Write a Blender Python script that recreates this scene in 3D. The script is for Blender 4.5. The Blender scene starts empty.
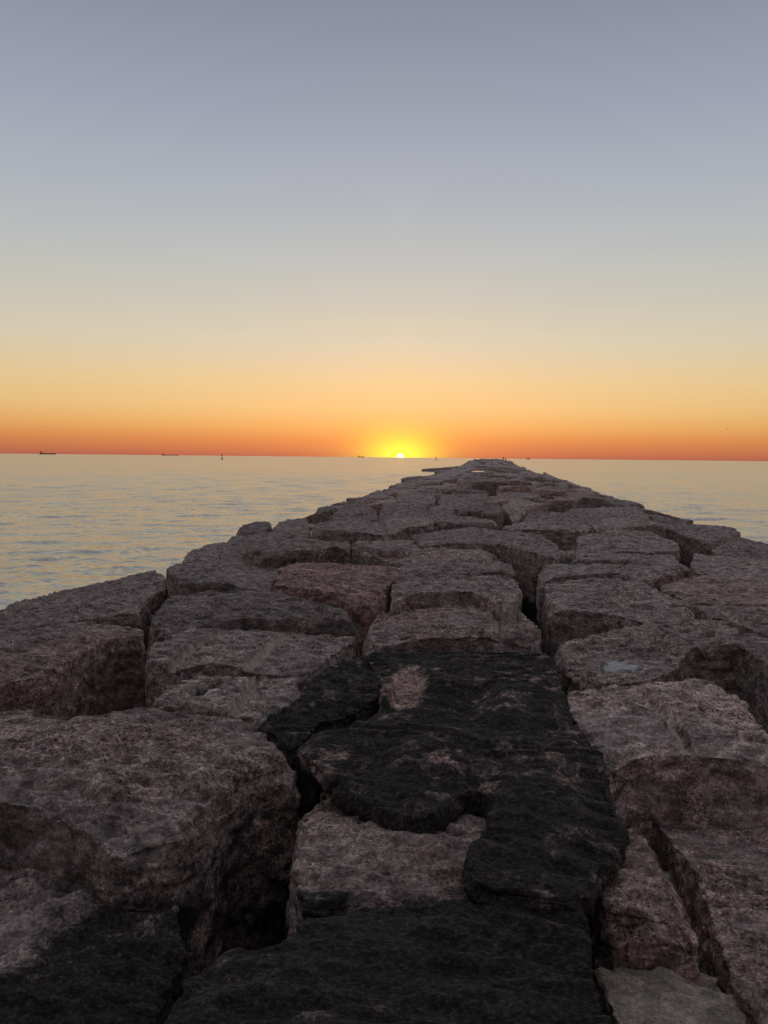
import bpy, bmesh, math, random
import numpy as np
from mathutils import Vector, Matrix
R = math.radians
random.seed(7)
scene = bpy.context.scene
COL = scene.collection

# ------------------------------------------------------------------ camera
F = 800.0; CAMZ = 1.5
zc = np.array([0.0100, 1.0, 0.0684]); zc /= np.linalg.norm(zc)           # world up in camera axes
yc = np.array([(490-384)/F, (512-458.4)/F, -1.0]); yc -= zc*yc.dot(zc); yc /= np.linalg.norm(yc)
xc = np.cross(yc, zc)
MW = np.array([xc, yc, zc])                                              # camera -> world rotation
cam_d = bpy.data.cameras.new('camera'); cam = bpy.data.objects.new('camera', cam_d); COL.objects.link(cam)
M4 = Matrix([list(MW[i])+[0] for i in range(3)]+[[0,0,0,1]]); M4.translation = Vector((0,0,CAMZ))
cam.matrix_world = M4
cam_d.sensor_fit = 'VERTICAL'; cam_d.sensor_height = 36; cam_d.lens = 36*F/1024
cam_d.clip_start = 0.05; cam_d.clip_end = 120000
scene.camera = cam
def ray(px, py):
    d = MW @ np.array([(px-384)/F, (512-py)/F, -1.0]); return d/np.linalg.norm(d)
def proj(p):
    q = MW.T @ (np.asarray(p, float)-np.array([0,0,CAMZ]))
    return 384+F*q[0]/-q[2], 512-F*q[1]/-q[2]
CAMP = np.array([0,0,CAMZ])
def at(px, py, z):
    d = ray(px, py); return CAMP + d*((z-CAMZ)/d[2])
def at_dist(px, py, D):
    d = ray(px, py); return CAMP + d*(D/math.hypot(d[0], d[1]))

# ------------------------------------------------------------------ sky
SUN = ray(400.5, 457.0)
sun_el = math.asin(SUN[2]); sun_az = math.atan2(SUN[0], SUN[1])
def lin(c): return tuple((v/255/12.92 if v/255 <= .04045 else ((v/255+.055)/1.055)**2.4) for v in c)
world = bpy.data.worlds.new('World'); scene.world = world; world.use_nodes = True
nt = world.node_tree; nt.nodes.clear()
def N(nt, t, **k):
    n = nt.nodes.new(t)
    for a, b in k.items():
        if a.startswith('i_'):
            n.inputs[int(a[2:]) if a[2:].isdigit() else a[2:].replace('_', ' ')].default_value = b
        else: setattr(n, a, b)
    return n
def math_n(nt, op, a, b=None, c=None, clamp=False):
    n = nt.nodes.new('ShaderNodeMath'); n.operation = op; n.use_clamp = clamp
    for i, v in enumerate((a, b, c)):
        if v is None: continue
        if isinstance(v, (int, float)): n.inputs[i].default_value = v
        else: nt.links.new(v, n.inputs[i])
    return n.outputs[0]
def mixc(nt, fac, a, b, mode='MIX'):
    n = nt.nodes.new('ShaderNodeMix'); n.data_type = 'RGBA'; n.blend_type = mode
    for s, v in ((n.inputs[0], fac), (n.inputs[6], a), (n.inputs[7], b)):
        if isinstance(v, (int, float)): s.default_value = v
        elif isinstance(v, (tuple, list)): s.default_value = tuple(v)[:3]+(1,)
        else: nt.links.new(v, s)
    return n.outputs[2]
def ramp(nt, fac, stops, interp='LINEAR'):
    n = nt.nodes.new('ShaderNodeValToRGB'); cr = n.color_ramp; cr.interpolation = interp
    while len(cr.elements) < len(stops): cr.elements.new(0.5)
    for e, (p, c) in zip(cr.elements, stops): e.position = p; e.color = tuple(c)[:3]+(1,)
    nt.links.new(fac, n.inputs[0]); return n.outputs[0]
tc = N(nt, 'ShaderNodeTexCoord')
nrm = N(nt, 'ShaderNodeVectorMath', operation='NORMALIZE'); nt.links.new(tc.outputs['Generated'], nrm.inputs[0])
sep = N(nt, 'ShaderNodeSeparateXYZ'); nt.links.new(nrm.outputs[0], sep.inputs[0])
el = math_n(nt, 'ARCSINE', sep.outputs[2])
eln = math_n(nt, 'MULTIPLY', el, 2/math.pi, clamp=True)                   # 0 horizon .. 1 zenith
def E(y): return (math.atan((512-y)/F)-math.atan(.0684))/(math.pi/2)
front = [(0.0, (205,112,84)), (E(452), (222,128,84)), (E(441), (240,150,86)), (E(428), (250,182,104)), (E(410), (252,203,134)),
         (E(384), (243,210,155)), (E(344), (223,210,184)), (E(300), (205,201,187)), (E(260), (192,194,192)), (E(204), (177,182,190)),
         (E(120), (158,164,181)), (E(0), (135,141,158)), (0.55, (150,153,167)), (1.0, (152,154,167))]
rf = ramp(nt, eln, [(p, lin(c)) for p, c in front])
back = [(0.0, (60,59,68)), (.06, (68,64,72)), (.18, (74,71,80)), (.4, (88,88,100)), (.75, (132,134,148)), (1.0, (152,154,167))]
rb = ramp(nt, eln, [(p, lin(c)) for p, c in back])
# horizontal angle from the sun
flat = N(nt, 'ShaderNodeCombineXYZ'); nt.links.new(sep.outputs[0], flat.inputs[0]); nt.links.new(sep.outputs[1], flat.inputs[1])
fn = N(nt, 'ShaderNodeVectorMath', operation='NORMALIZE'); nt.links.new(flat.outputs[0], fn.inputs[0])
dt = N(nt, 'ShaderNodeVectorMath', operation='DOT_PRODUCT'); nt.links.new(fn.outputs[0], dt.inputs[0])
dt.inputs[1].default_value = (math.sin(sun_az), math.cos(sun_az), 0)
caz = dt.outputs['Value']
mr = N(nt, 'ShaderNodeMapRange', interpolation_type='SMOOTHSTEP'); nt.links.new(caz, mr.inputs[0])
mr.inputs[1].default_value = -0.2; mr.inputs[2].default_value = 0.85
sky = mixc(nt, mr.outputs[0], rb, rf)
# slight darkening away from the sun close to the horizon (the glow is centred on the sun)
d3 = N(nt, 'ShaderNodeVectorMath', operation='DOT_PRODUCT'); nt.links.new(nrm.outputs[0], d3.inputs[0]); d3.inputs[1].default_value = tuple(SUN)
ang = math_n(nt, 'ARCCOSINE', math_n(nt, 'MINIMUM', d3.outputs['Value'], 1.0))
azang = math_n(nt, 'ARCCOSINE', math_n(nt, 'MINIMUM', caz, 1.0))
fall = math_n(nt, 'MULTIPLY', math_n(nt, 'POWER', 2.718, math_n(nt, 'MULTIPLY', eln, -9.0)), math_n(nt, 'MINIMUM', math_n(nt, 'MULTIPLY', azang, 0.95), .6))
skyd = mixc(nt, fall, sky, mixc(nt, 1.0, sky, (.42,.55,.72), 'MULTIPLY'))
# glow of the sun: an ellipse wider than high
def gauss(sx, sy, amp, pw=.5):
    a = math_n(nt, 'POWER', math_n(nt, 'DIVIDE', azang, sx), 2.0)
    e_ = math_n(nt, 'POWER', math_n(nt, 'DIVIDE', math_n(nt, 'SUBTRACT', el, sun_el), sy), 2.0)
    s = math_n(nt, 'MULTIPLY', math_n(nt, 'POWER', math_n(nt, 'ADD', a, e_), pw), -1.0)
    return math_n(nt, 'MULTIPLY', math_n(nt, 'POWER', 2.718, s), amp)
def addc(base, fac, col):
    n = nt.nodes.new('ShaderNodeVectorMath'); n.operation = 'SCALE'; n.inputs[0].default_value = col; nt.links.new(fac, n.inputs[3])
    m = nt.nodes.new('ShaderNodeVectorMath'); m.operation = 'ADD'; nt.links.new(base, m.inputs[0]); nt.links.new(n.outputs[0], m.inputs[1]); return m.outputs[0]
c1 = addc(skyd, gauss(.10, .034, .28, .75), (1.0, .50, .02))
c2 = addc(c1, gauss(.040, .024, .95, .85), (.7, 1.0, .0))
disc = math_n(nt, 'LESS_THAN', ang, R(.26))
c3 = addc(c2, disc, (.2, .4, .9))
nish = N(nt, 'ShaderNodeTexSky', sky_type='NISHITA', sun_disc=False)
nish.sun_elevation = max(sun_el, R(.3)); nish.sun_rotation = sun_az; nish.air_density = 1.5; nish.dust_density = 2.0
bg1 = N(nt, 'ShaderNodeBackground'); nt.links.new(c3, bg1.inputs[0]); bg1.inputs[1].default_value = 0.95
bg2 = N(nt, 'ShaderNodeBackground'); nt.links.new(nish.outputs[0], bg2.inputs[0]); bg2.inputs[1].default_value = 0.03
ad = N(nt, 'ShaderNodeAddShader'); nt.links.new(bg1.outputs[0], ad.inputs[0]); nt.links.new(bg2.outputs[0], ad.inputs[1])
wo = N(nt, 'ShaderNodeOutputWorld'); nt.links.new(ad.outputs[0], wo.inputs[0])

sl = bpy.data.lights.new('sun', 'SUN'); sl.energy = 0.002; sl.angle = R(.5); sl.color = (1.0, .52, .25)
so = bpy.data.objects.new('sun', sl); COL.objects.link(so)
so.rotation_euler = Vector(tuple(-SUN)).to_track_quat('-Z', 'Y').to_euler()
scene.view_settings.view_transform = 'Standard'; scene.view_settings.look = 'None'
scene.view_settings.exposure = 0.0; scene.view_settings.gamma = 1.0; scene.view_settings.use_curve_mapping = False

# ------------------------------------------------------------------ noise in numpy
rng = np.random.RandomState(3)
_p = rng.permutation(256); PERM = np.concatenate([_p, _p, _p])
GR = rng.normal(size=(256,3)); GR /= np.linalg.norm(GR, axis=1)[:,None]
def perlin(P):
    P = np.asarray(P); i = np.floor(P).astype(int); f = P-i; i &= 255
    u = f*f*f*(f*(f*6-15)+10); out = 0
    def g(a, b, c):
        h = PERM[PERM[PERM[(i[:,0]+a)&255]+((i[:,1]+b)&255)]+((i[:,2]+c)&255)]
        return ((f-np.array([a,b,c]))*GR[h]).sum(1)
    def l(a, b, t): return a+(b-a)*t
    x0 = l(l(g(0,0,0), g(1,0,0), u[:,0]), l(g(0,1,0), g(1,1,0), u[:,0]), u[:,1])
    x1 = l(l(g(0,0,1), g(1,0,1), u[:,0]), l(g(0,1,1), g(1,1,1), u[:,0]), u[:,1])
    return l(x0, x1, u[:,2])*1.6
def ss(a, b, x): t = np.clip((x-a)/(b-a), 0, 1); return t*t*(3-2*t)

# ------------------------------------------------------------------ materials
def new_mat(name):
    m = bpy.data.materials.new(name); m.use_nodes = True
    return m, m.node_tree, m.node_tree.nodes['Principled BSDF']
def granite_mat(name, grain=True):
    m, t, b = new_mat(name)
    tcn = N(t, 'ShaderNodeTexCoord'); oi = N(t, 'ShaderNodeObjectInfo')
    off = N(t, 'ShaderNodeVectorMath', operation='ADD'); t.links.new(tcn.outputs['Object'], off.inputs[0])
    sc = N(t, 'ShaderNodeMath', operation='MULTIPLY'); t.links.new(oi.outputs['Random'], sc.inputs[0]); sc.inputs[1].default_value = 37.0
    t.links.new(sc.outputs[0], off.inputs[1]); P = off.outputs[0]
    def noise(scale, det=6, rough=.6, vec=P):
        n = N(t, 'ShaderNodeTexNoise'); n.inputs['Scale'].default_value = scale; n.inputs['Detail'].default_value = det
        n.inputs['Roughness'].default_value = rough; t.links.new(vec, n.inputs['Vector']); return n.outputs['Fac']
    mp = N(t, 'ShaderNodeMapping'); mp.inputs['Scale'].default_value = (.9,1.5,1.3); mp.inputs['Rotation'].default_value = (0,0,.12); t.links.new(P, mp.inputs[0]); S_ = mp.outputs[0]
    big = noise(1.7, 5); mid = noise(9, 6, .7); fine = noise(60, 4, .7); vfine = noise(230, 3, .7)
    st1 = noise(9, 7, .66, S_); st2 = noise(52, 5, .75, S_)
    # warp crystals
    vo = N(t, 'ShaderNodeTexVoronoi'); vo.inputs['Scale'].default_value = 105; vo.inputs['Randomness'].default_value = 1
    t.links.new(P, vo.inputs['Vector'])
    vs = N(t, 'ShaderNodeSeparateColor'); t.links.new(vo.outputs['Color'], vs.inputs[0])
    cr = ramp(t, vs.outputs[0], [(0, (.09,.08,.075)), (.12, (.12,.105,.10)), (.17, (.34,.25,.215)), (.48, (.44,.33,.285)), (.54, (.30,.28,.262)), (.8, (.40,.375,.35)), (.84, (.62,.57,.53))], 'LINEAR')
    vo2 = N(t, 'ShaderNodeTexVoronoi'); vo2.inputs['Scale'].default_value = 52; t.links.new(P, vo2.inputs['Vector'])
    v2 = N(t, 'ShaderNodeSeparateColor'); t.links.new(vo2.outputs['Color'], v2.inputs[0])
    cr2 = ramp(t, v2.outputs[1], [(0, (.45,.43,.42)), (.25, (.85,.80,.78)), (.75, (1.1,1.02,.98)), (1, (1.5,1.38,1.32))])
    base = mixc(t, .9, cr, cr2, 'MULTIPLY')
    # grey weathering film; streaks paint relief highlights and shade into the colour
    wf = ramp(t, big, [(.35, (0,0,0)), (.62, (1,1,1))])
    base = mixc(t, math_n(t, 'MULTIPLY', wf, .55), base, (.27,.25,.238))
    st = ramp(t, st1, [(.36, (.33,.30,.29)), (.48, (.88,.86,.84)), (.62, (1.65,1.62,1.6))])
    base = mixc(t, .85, base, st, 'MULTIPLY')
    base = mixc(t, 1.0, base, (1.80,1.72,1.66), 'MULTIPLY')
    base = mixc(t, 1.0, base, oi.outputs['Color'], 'MULTIPLY')
    # algae film plus painted shade of crevice, holes and grooves, stored on the mesh
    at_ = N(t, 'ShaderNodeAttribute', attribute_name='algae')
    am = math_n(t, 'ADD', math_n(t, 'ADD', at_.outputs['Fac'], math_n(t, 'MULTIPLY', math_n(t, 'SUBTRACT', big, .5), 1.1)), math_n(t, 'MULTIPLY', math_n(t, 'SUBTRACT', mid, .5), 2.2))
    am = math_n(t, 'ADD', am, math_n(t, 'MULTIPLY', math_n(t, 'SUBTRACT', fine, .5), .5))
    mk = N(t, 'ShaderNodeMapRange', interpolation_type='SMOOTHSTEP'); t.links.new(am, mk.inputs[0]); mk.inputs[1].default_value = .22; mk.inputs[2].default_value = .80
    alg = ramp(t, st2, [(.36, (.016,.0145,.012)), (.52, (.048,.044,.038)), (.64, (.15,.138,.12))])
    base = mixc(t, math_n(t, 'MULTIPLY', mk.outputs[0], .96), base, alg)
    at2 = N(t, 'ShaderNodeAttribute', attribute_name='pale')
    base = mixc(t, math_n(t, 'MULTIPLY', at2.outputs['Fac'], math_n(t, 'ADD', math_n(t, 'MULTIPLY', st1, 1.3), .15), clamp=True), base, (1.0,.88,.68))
    at3 = N(t, 'ShaderNodeAttribute', attribute_name='splash')
    base = mixc(t, at3.outputs['Fac'], base, (.95,.93,.87))
    t.links.new(base, b.inputs['Base Color'])
    rg = math_n(t, 'ADD', math_n(t, 'MULTIPLY', mk.outputs[0], .15), .68)
    rg = math_n(t, 'SUBTRACT', rg, math_n(t, 'MULTIPLY', at3.outputs['Fac'], .36)); t.links.new(rg, b.inputs['Roughness'])
    t.links.new(math_n(t, 'SUBTRACT', .35, math_n(t, 'MULTIPLY', mk.outputs[0], .12)), b.inputs['Specular IOR Level'])
    h = math_n(t, 'ADD', math_n(t, 'ADD', math_n(t, 'MULTIPLY', fine, .010), math_n(t, 'MULTIPLY', st2, .015)), math_n(t, 'ADD', math_n(t, 'MULTIPLY', vfine, .003), math_n(t, 'MULTIPLY', st1, .09)))
    if grain: h = math_n(t, 'ADD', h, math_n(t, 'MULTIPLY', vs.outputs[2], .0015))
    bp = N(t, 'ShaderNodeBump'); bp.inputs['Strength'].default_value = 1.0; bp.inputs['Distance'].default_value = 1.0
    t.links.new(h, bp.inputs['Height']); t.links.new(bp.outputs[0], b.inputs['Normal'])
    return m
GRAN = granite_mat('granite')
def flat_mat(name, col, rough=.6, bump=0.0, scale=60):
    m, t, b = new_mat(name)
    tcn = N(t, 'ShaderNodeTexCoord'); n = N(t, 'ShaderNodeTexNoise'); n.inputs['Scale'].default_value = scale; t.links.new(tcn.outputs['Object'], n.inputs['Vector'])
    c = ramp(t, n.outputs['Fac'], [(.3, tuple(v*.75 for v in col)), (.7, tuple(min(1, v*1.15) for v in col))])
    t.links.new(c, b.inputs['Base Color']); b.inputs['Roughness'].default_value = rough
    if bump:
        bp = N(t, 'ShaderNodeBump'); bp.inputs['Distance'].default_value = bump; t.links.new(n.outputs['Fac'], bp.inputs['Height']); t.links.new(bp.outputs[0], b.inputs['Normal'])
    return m

def tag(o, label=None, cat=None, group=None, kind=None):
    if label: o['label'] = label
    if cat: o['category'] = cat
    if group: o['group'] = group
    if kind: o['kind'] = kind
    return o

# ------------------------------------------------------------------ sea
SEA = -2.35
def make_sea():
    me = bpy.data.meshes.new('sea'); S = 60000.0
    th = np.concatenate([np.linspace(-math.pi, -.95, 40)[:-1], np.arange(-.95, .75, .0052), np.linspace(.75, math.pi, 40)[1:-1]])
    rr_ = [9.0]
    while rr_[-1] < 420: rr_.append(rr_[-1]*(1.0044 if rr_[-1] > 15 else 1.02))
    cell = np.array([r*.0044 for r in rr_]); nfine = len(rr_)
    rr_ = np.array(rr_+[500, 700, 1200, 2500, 6000, 15000, S]); nr, na = len(rr_), len(th)
    TH, RR = np.meshgrid(th, rr_); X = RR*np.sin(TH); Y = RR*np.cos(TH); Z = np.zeros_like(X)
    cl = np.where(np.arange(nr) < nfine, RR[:,0]*.0048, 1e9)[:,None]
    rw = np.random.RandomState(11)
    for k_ in range(64):
        lam = .45*(14.0**rw.uniform(0, 1)); dr = rw.normal(-1.35, .55); kk = 2*math.pi/lam
        slope_ = .0185*(lam/2)**-.1; amp = slope_/kk; ph = rw.uniform(0, 6.28)
        fade = ss(2.6, 5.5, lam/cl)*(1 if lam > .0 else 0)
        env = .65+.35*np.sin(X*.045*math.cos(k_)+Y*.03*math.sin(k_*1.7)+k_)
        a_ = kk*(X*math.cos(dr)+Y*math.sin(dr))+ph
        Z += amp*fade*env*(np.sin(a_)+.22*np.sin(2*a_+.3))
    Z *= np.where((np.abs(TH) < 1.0), 1, 0)
    co = np.stack([X, Y, Z], -1).reshape(-1, 3)
    idx = np.arange(nr*na).reshape(nr, na); nxt = np.roll(idx, -1, 1)
    q = np.stack([idx[:-1], idx[1:], nxt[1:], nxt[:-1]], -1).reshape(-1, 4)[:, ::-1]
    co = np.concatenate([co, [[0,0,-.0]]]); cidx = nr*na
    tri = [(int(idx[0,j]), cidx, int(nxt[0,j])) for j in range(na)]
    nf = len(q); nt_ = len(tri)
    me.vertices.add(len(co)); me.vertices.foreach_set('co', co.astype('f').ravel())
    loops = np.concatenate([q.ravel(), np.array(tri).ravel()]); me.loops.add(len(loops)); me.loops.foreach_set('vertex_index', loops.astype('i'))
    me.polygons.add(nf+nt_); me.polygons.foreach_set('loop_start', np.concatenate([np.arange(nf)*4, nf*4+np.arange(nt_)*3]).astype('i'))
    me.polygons.foreach_set('loop_total', np.concatenate([np.full(nf, 4), np.full(nt_, 3)]).astype('i'))
    me.update(calc_edges=True); me.validate(); me.polygons.foreach_set('use_smooth', [True]*len(me.polygons))
    o = bpy.data.objects.new('sea', me); COL.objects.link(o); o.location = (0,0,SEA)
    m, t, b = new_mat('sea_water')
    g = N(t, 'ShaderNodeNewGeometry')
    def nz(scale, stretch, det, rough=.55, rot=0.0):
        mp = N(t, 'ShaderNodeMapping'); mp.inputs['Scale'].default_value = (scale*stretch[0], scale*stretch[1], 1); mp.inputs['Rotation'].default_value = (0,0,rot)
        t.links.new(g.outputs['Position'], mp.inputs[0])
        n_ = N(t, 'ShaderNodeTexNoise'); n_.inputs['Scale'].default_value = 1; n_.inputs['Detail'].default_value = det; n_.inputs['Roughness'].default_value = rough
        t.links.new(mp.outputs[0], n_.inputs['Vector']); return n_
    def slope(n_, k):
        s = N(t, 'ShaderNodeVectorMath', operation='SUBTRACT'); t.links.new(n_.outputs['Color'], s.inputs[0]); s.inputs[1].default_value = (.5,.5,.5)
        q = N(t, 'ShaderNodeVectorMath', operation='MULTIPLY'); t.links.new(s.outputs[0], q.inputs[0]); q.inputs[1].default_value = (k,k,0); return q.outputs[0]
    def add(a, c):
        s = N(t, 'ShaderNodeVectorMath', operation='ADD'); t.links.new(a, s.inputs[0]); t.links.new(c, s.inputs[1]); return s.outputs[0]
    v = add(slope(nz(1.0, (.5,1.0), 4, rot=.22), .16), slope(nz(4.2, (.6,1.0), 4, rot=-.15), .42))
    v = add(v, slope(nz(.22, (.35,1), 4, rot=.1), .10))
    # long calm and ruffled bands
    pat = nz(.02, (.18,1.2), 9, .72); pr = N(t, 'ShaderNodeMapRange'); t.links.new(pat.outputs['Fac'], pr.inputs[0])
    pr.inputs[1].default_value = .36; pr.inputs[2].default_value = .64; pr.inputs[3].default_value = .35; pr.inputs[4].default_value = 1.75
    sc = N(t, 'ShaderNodeVectorMath', operation='SCALE'); t.links.new(v, sc.inputs[0]); t.links.new(pr.outputs[0], sc.inputs[3])
    up = N(t, 'ShaderNodeVectorMath', operation='ADD'); t.links.new(sc.outputs[0], up.inputs[0]); t.links.new(g.outputs['Normal'], up.inputs[1])
    nn = N(t, 'ShaderNodeVectorMath', operation='NORMALIZE'); t.links.new(up.outputs[0], nn.inputs[0])
    t.links.new(nn.outputs[0], b.inputs['Normal'])
    b.inputs['Base Color'].default_value = (.46,.39,.21,1); b.inputs['Roughness'].default_value = .19; b.inputs['IOR'].default_value = 2.5
    me.materials.append(m); tag(o, kind='structure')
make_sea()

# ------------------------------------------------------------------ jetty profile
def prof(x):
    a = abs(x)*1.06
    return -.03*max(0, a-1.5)-.055*max(0, a-3.2) if a < 6.3 else -.144-.1705-.5*(a-6.3)-(.25*(a-7.2) if a > 7.2 else 0)
JEND = 430.0
def make_core():
    xs = [-11,-9.5,-8.2,-7.2,-6.3,-4.5,-2,0,2,4.5,6.3,7.2,8.2,9.5,11]
    ys = list(np.arange(-8, 60, 1.5))+list(np.arange(60, JEND+6, 8))
    vs, fs = [], []
    for y in ys:
        taper = 1 if y < JEND-20 else max(.35, 1-(y-JEND+20)/40)
        for x in xs:
            z = prof(x)-1.0+random.uniform(-.08,.08)
            if y > JEND: z -= 2.2
            vs.append((x*taper, y, max(z, -4)))
    n = len(xs)
    for j in range(len(ys)-1):
        for i in range(n-1): fs.append((j*n+i, j*n+i+1, (j+1)*n+i+1, (j+1)*n+i))
    me = bpy.data.meshes.new('ground'); me.from_pydata(vs, [], fs); o = bpy.data.objects.new('ground', me); COL.objects.link(o)
    me.materials.append(flat_mat('packed_rubble', (.05,.045,.042), .9, .06, 6)); tag(o, kind='structure')
make_core()

# ------------------------------------------------------------------ granite block builder
def inside(p, poly):
    x, y = p; r = False; n = len(poly)
    for i in range(n):
        x1, y1 = poly[i][:2]; x2, y2 = poly[(i+1)%n][:2]
        if (y1 > y) != (y2 > y) and x < (x2-x1)*(y-y1)/(y2-y1+1e-12)+x1: r = not r
    return r
TONES = [(.95,.88,.86), (.66,.64,.63), (.85,.83,.82), (1.08,1.03,1.0), (.76,.70,.68), (1.05,.93,.88), (.92,.88,.86), (.8,.77,.76)]
def chaikin(P, r=.14):
    out = []
    n = len(P)
    for i in range(n):
        a, b = P[i], P[(i+1)%n]; L = np.linalg.norm(b-a); k = min(r, .09/max(L, 1e-6)) if L > .25 else .25
        out += [a+(b-a)*k, b-(b-a)*k]
    return np.array(out)
def offset(P, d):                       # inward for CCW polygon
    n = len(P); out = []
    for i in range(n):
        a, b, c = P[i-1], P[i], P[(i+1)%n]
        e1 = (b-a)[:2]; e2 = (c-b)[:2]
        n1 = np.array([-e1[1], e1[0]])/(np.linalg.norm(e1)+1e-9); n2 = np.array([-e2[1], e2[0]])/(np.linalg.norm(e2)+1e-9)
        m = n1+n2; m /= (np.linalg.norm(m)+1e-9); q = b.copy(); q[:2] = b[:2]+m*d; out.append(q)
    return np.array(out)
def area2(P): x, y = P[:,0], P[:,1]; return .5*np.sum(x*np.roll(y,-1)-np.roll(x,-1)*y)
def make_block(P, depth=.8, vox=.03, seed=0, rough=1.0, edge=.018, algae=0.0, blobs=(), grooves=(), holes=(), splashes=(), pale=0.0, name='granite_block', flare=.02, dents=(), cuts=(4,7), cutk=1.0, cutd=1.0, gran=1.0, batter=0.0, tone=None):
    """P: world outline of the top face (N x 3), lying on a plane."""
    P = np.array(P, float)
    if area2(P) < 0: P = P[::-1]
    P = chaikin(P, .10)
    c = P.mean(0)
    rings = [offset(P, edge)+[0,0,0], offset(P, edge*.35)-[0,0,edge*.3], P-[0,0,edge], offset(P, -flare-batter*.6)-[0,0,depth*.6], offset(P, flare-batter)-[0,0,depth]]
    n = len(P); vs = np.concatenate(rings)-c; fs = []
    fs.append(list(range(n)))
    for k in range(4):
        for i in range(n):
            j = (i+1)%n; fs.append([k*n+i, (k+1)*n+i, (k+1)*n+j, k*n+j])
    fs.append([4*n+i for i in range(n)][::-1])
    me = bpy.data.meshes.new('tmp'); me.from_pydata([tuple(v) for v in vs], [], fs)
    ob = bpy.data.objects.new('tmp', me); COL.objects.link(ob)
    md = ob.modifiers.new('r', 'REMESH'); md.mode = 'VOXEL'; md.voxel_size = vox; md.use_smooth_shade = True
    sm = ob.modifiers.new('s', 'SMOOTH'); sm.iterations = 1; sm.factor = .3
    dg = bpy.context.evaluated_depsgraph_get()
    m2 = bpy.data.meshes.new_from_object(ob.evaluated_get(dg)); bpy.data.objects.remove(ob); bpy.data.meshes.remove(me)
    nv = len(m2.vertices); co = np.empty(nv*3, 'f'); m2.vertices.foreach_get('co', co); co = co.reshape(-1,3).astype(float)
    no = np.empty(nv*3, 'f'); m2.vertex_normals.foreach_get('vector', no); no = no.reshape(-1,3).astype(float)
    sd = np.array([seed*7.31+3.1, seed*3.77+9.4, seed*1.93])
    Q = co*[.85,1.6,1.4]+sd
    R_ = np.random.RandomState(int(seed)*13+5)
    up = no[:,2] > .4
    hx, hy = np.ptp(co[:,0])/2, np.ptp(co[:,1])/2
    # fracture planes: shave the top into a few flat facets and knock flat chips off the rim
    for k_ in range(cuts[0]):
        a_ = R_.uniform(0, 6.283); tl = R_.uniform(.05,.15); nv_ = np.array([math.cos(a_)*tl, math.sin(a_)*tl*1.2, 1.0]); nv_ /= np.linalg.norm(nv_)
        ext = abs(nv_[0])*hx+abs(nv_[1])*hy; off_ = ext*R_.uniform(-.1,.45)+R_.uniform(0,.01)
        wob = .012*perlin(co*2.2+k_*9+seed)+.005*perlin(co*7+seed); e_ = co@nv_-off_-wob
        ztop = co[:,2]-0; m_ = (e_ > 0)&(co[:,2] > -.25)
        co = co-np.outer(np.where(m_, e_, 0)*cutk, nv_)
    for k_ in range(cuts[1]):
        a_ = R_.uniform(0, 6.283); ez = R_.uniform(.15,1.1); nv_ = np.array([math.cos(a_), math.sin(a_), ez]); nv_ /= np.linalg.norm(nv_)
        sup = np.percentile(co@nv_, 99.9); dc = R_.uniform(.02,.10)*cutk*cutd
        wob = .02*perlin(co*1.7+k_*5+seed)+.006*perlin(co*8+seed); e_ = co@nv_-(sup-dc)-wob
        co = co-np.outer(np.clip(e_, 0, .2), nv_)
    gd = np.full(nv, 9.0)
    for (a, b_, r, dp) in grooves:
        a = np.array(a)-c; b_ = np.array(b_)-c; ab = b_-a; tt = np.clip(((co-a)@ab)/(ab@ab), 0, 1)
        dist = np.linalg.norm((co-a-tt[:,None]*ab)[:,:2], axis=1); gd = np.minimum(gd, dist/r)
    quiet = .12+.88*ss(1.0, 1.6, gd)
    side = 1-np.abs(no[:,2]); sf = 1-.45*ss(.3,.8,side)
    d = .035*perlin(Q*.8)+.022*perlin(Q*2.1+5)
    tv = perlin(Q*1.5+11)*3.2+perlin(Q*5+3)*.45            # thin sheared ledges
    d += .034*(np.floor(tv)+ss(.38,.62,tv-np.floor(tv))-tv)*sf
    md_ = .55+.9*np.clip(perlin(Q*1.3+31)+.3, 0, 1)       # rougher and smoother areas
    r1 = 1-np.abs(perlin(Q*[2.6,5.5,5]+2)); d += .046*(r1-.85)*sf*md_*gran
    if vox < .06: d += .027*perlin(Q*[6,12,9]+1)*sf*md_*gran
    if vox < .035: r2 = 1-np.abs(perlin(Q*[9,17,14]+7)); d += .017*(r2-.85)*sf*md_*gran+.008*perlin(Q*[20,30,27])*md_
    if vox < .02: d += .005*perlin(Q*[36,55,48]+4)
    d -= .012
    co2 = co+no*(d*rough*quiet)[:,None]
    W = co2+c
    pl = np.full(nv, float(pale)); spl = np.zeros(nv); recess_shade = np.zeros(nv)
    for (a, b_, r, dp) in grooves:
        a = np.array(a)-c; b_ = np.array(b_)-c; ab = b_-a; tt = np.clip(((co2-a)@ab)/(ab@ab), 0, 1)
        wv = perlin(np.stack([tt*6+seed, tt*0, tt*0], 1))*r*.12
        dist = np.linalg.norm((co2-a-tt[:,None]*ab)[:,:2], axis=1)+wv
        k = np.clip(1-(dist/r)**2, 0, 1)**.35*(np.abs(no[:,2]) > .5)
        sg_ = (co2-a)[:,0]*ab[1]-(co2-a)[:,1]*ab[0]; recess_shade = np.maximum(recess_shade, .30*((k > .05)&(sg_ < 0)&(dist > .35*r))); co2[:,2] -= 1.5*dp*k; pl = np.maximum(pl, 1.0*((k > .3)&((sg_ > 0)|(dist < .35*r))))  # one groove rim darkened: its shade painted into the colour
    for (p, r, dp) in holes:
        p = np.array(p)-c; dist = np.linalg.norm((co2-p)[:,:2]/[1,2.4], axis=1)
        w_ = (1-ss(.5*r, r, dist))*(no[:,2] > .3); co2[:,2] -= 1.5*dp*w_; recess_shade = np.maximum(recess_shade, w_)  # hole interiors painted dark to deepen their shade
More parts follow.
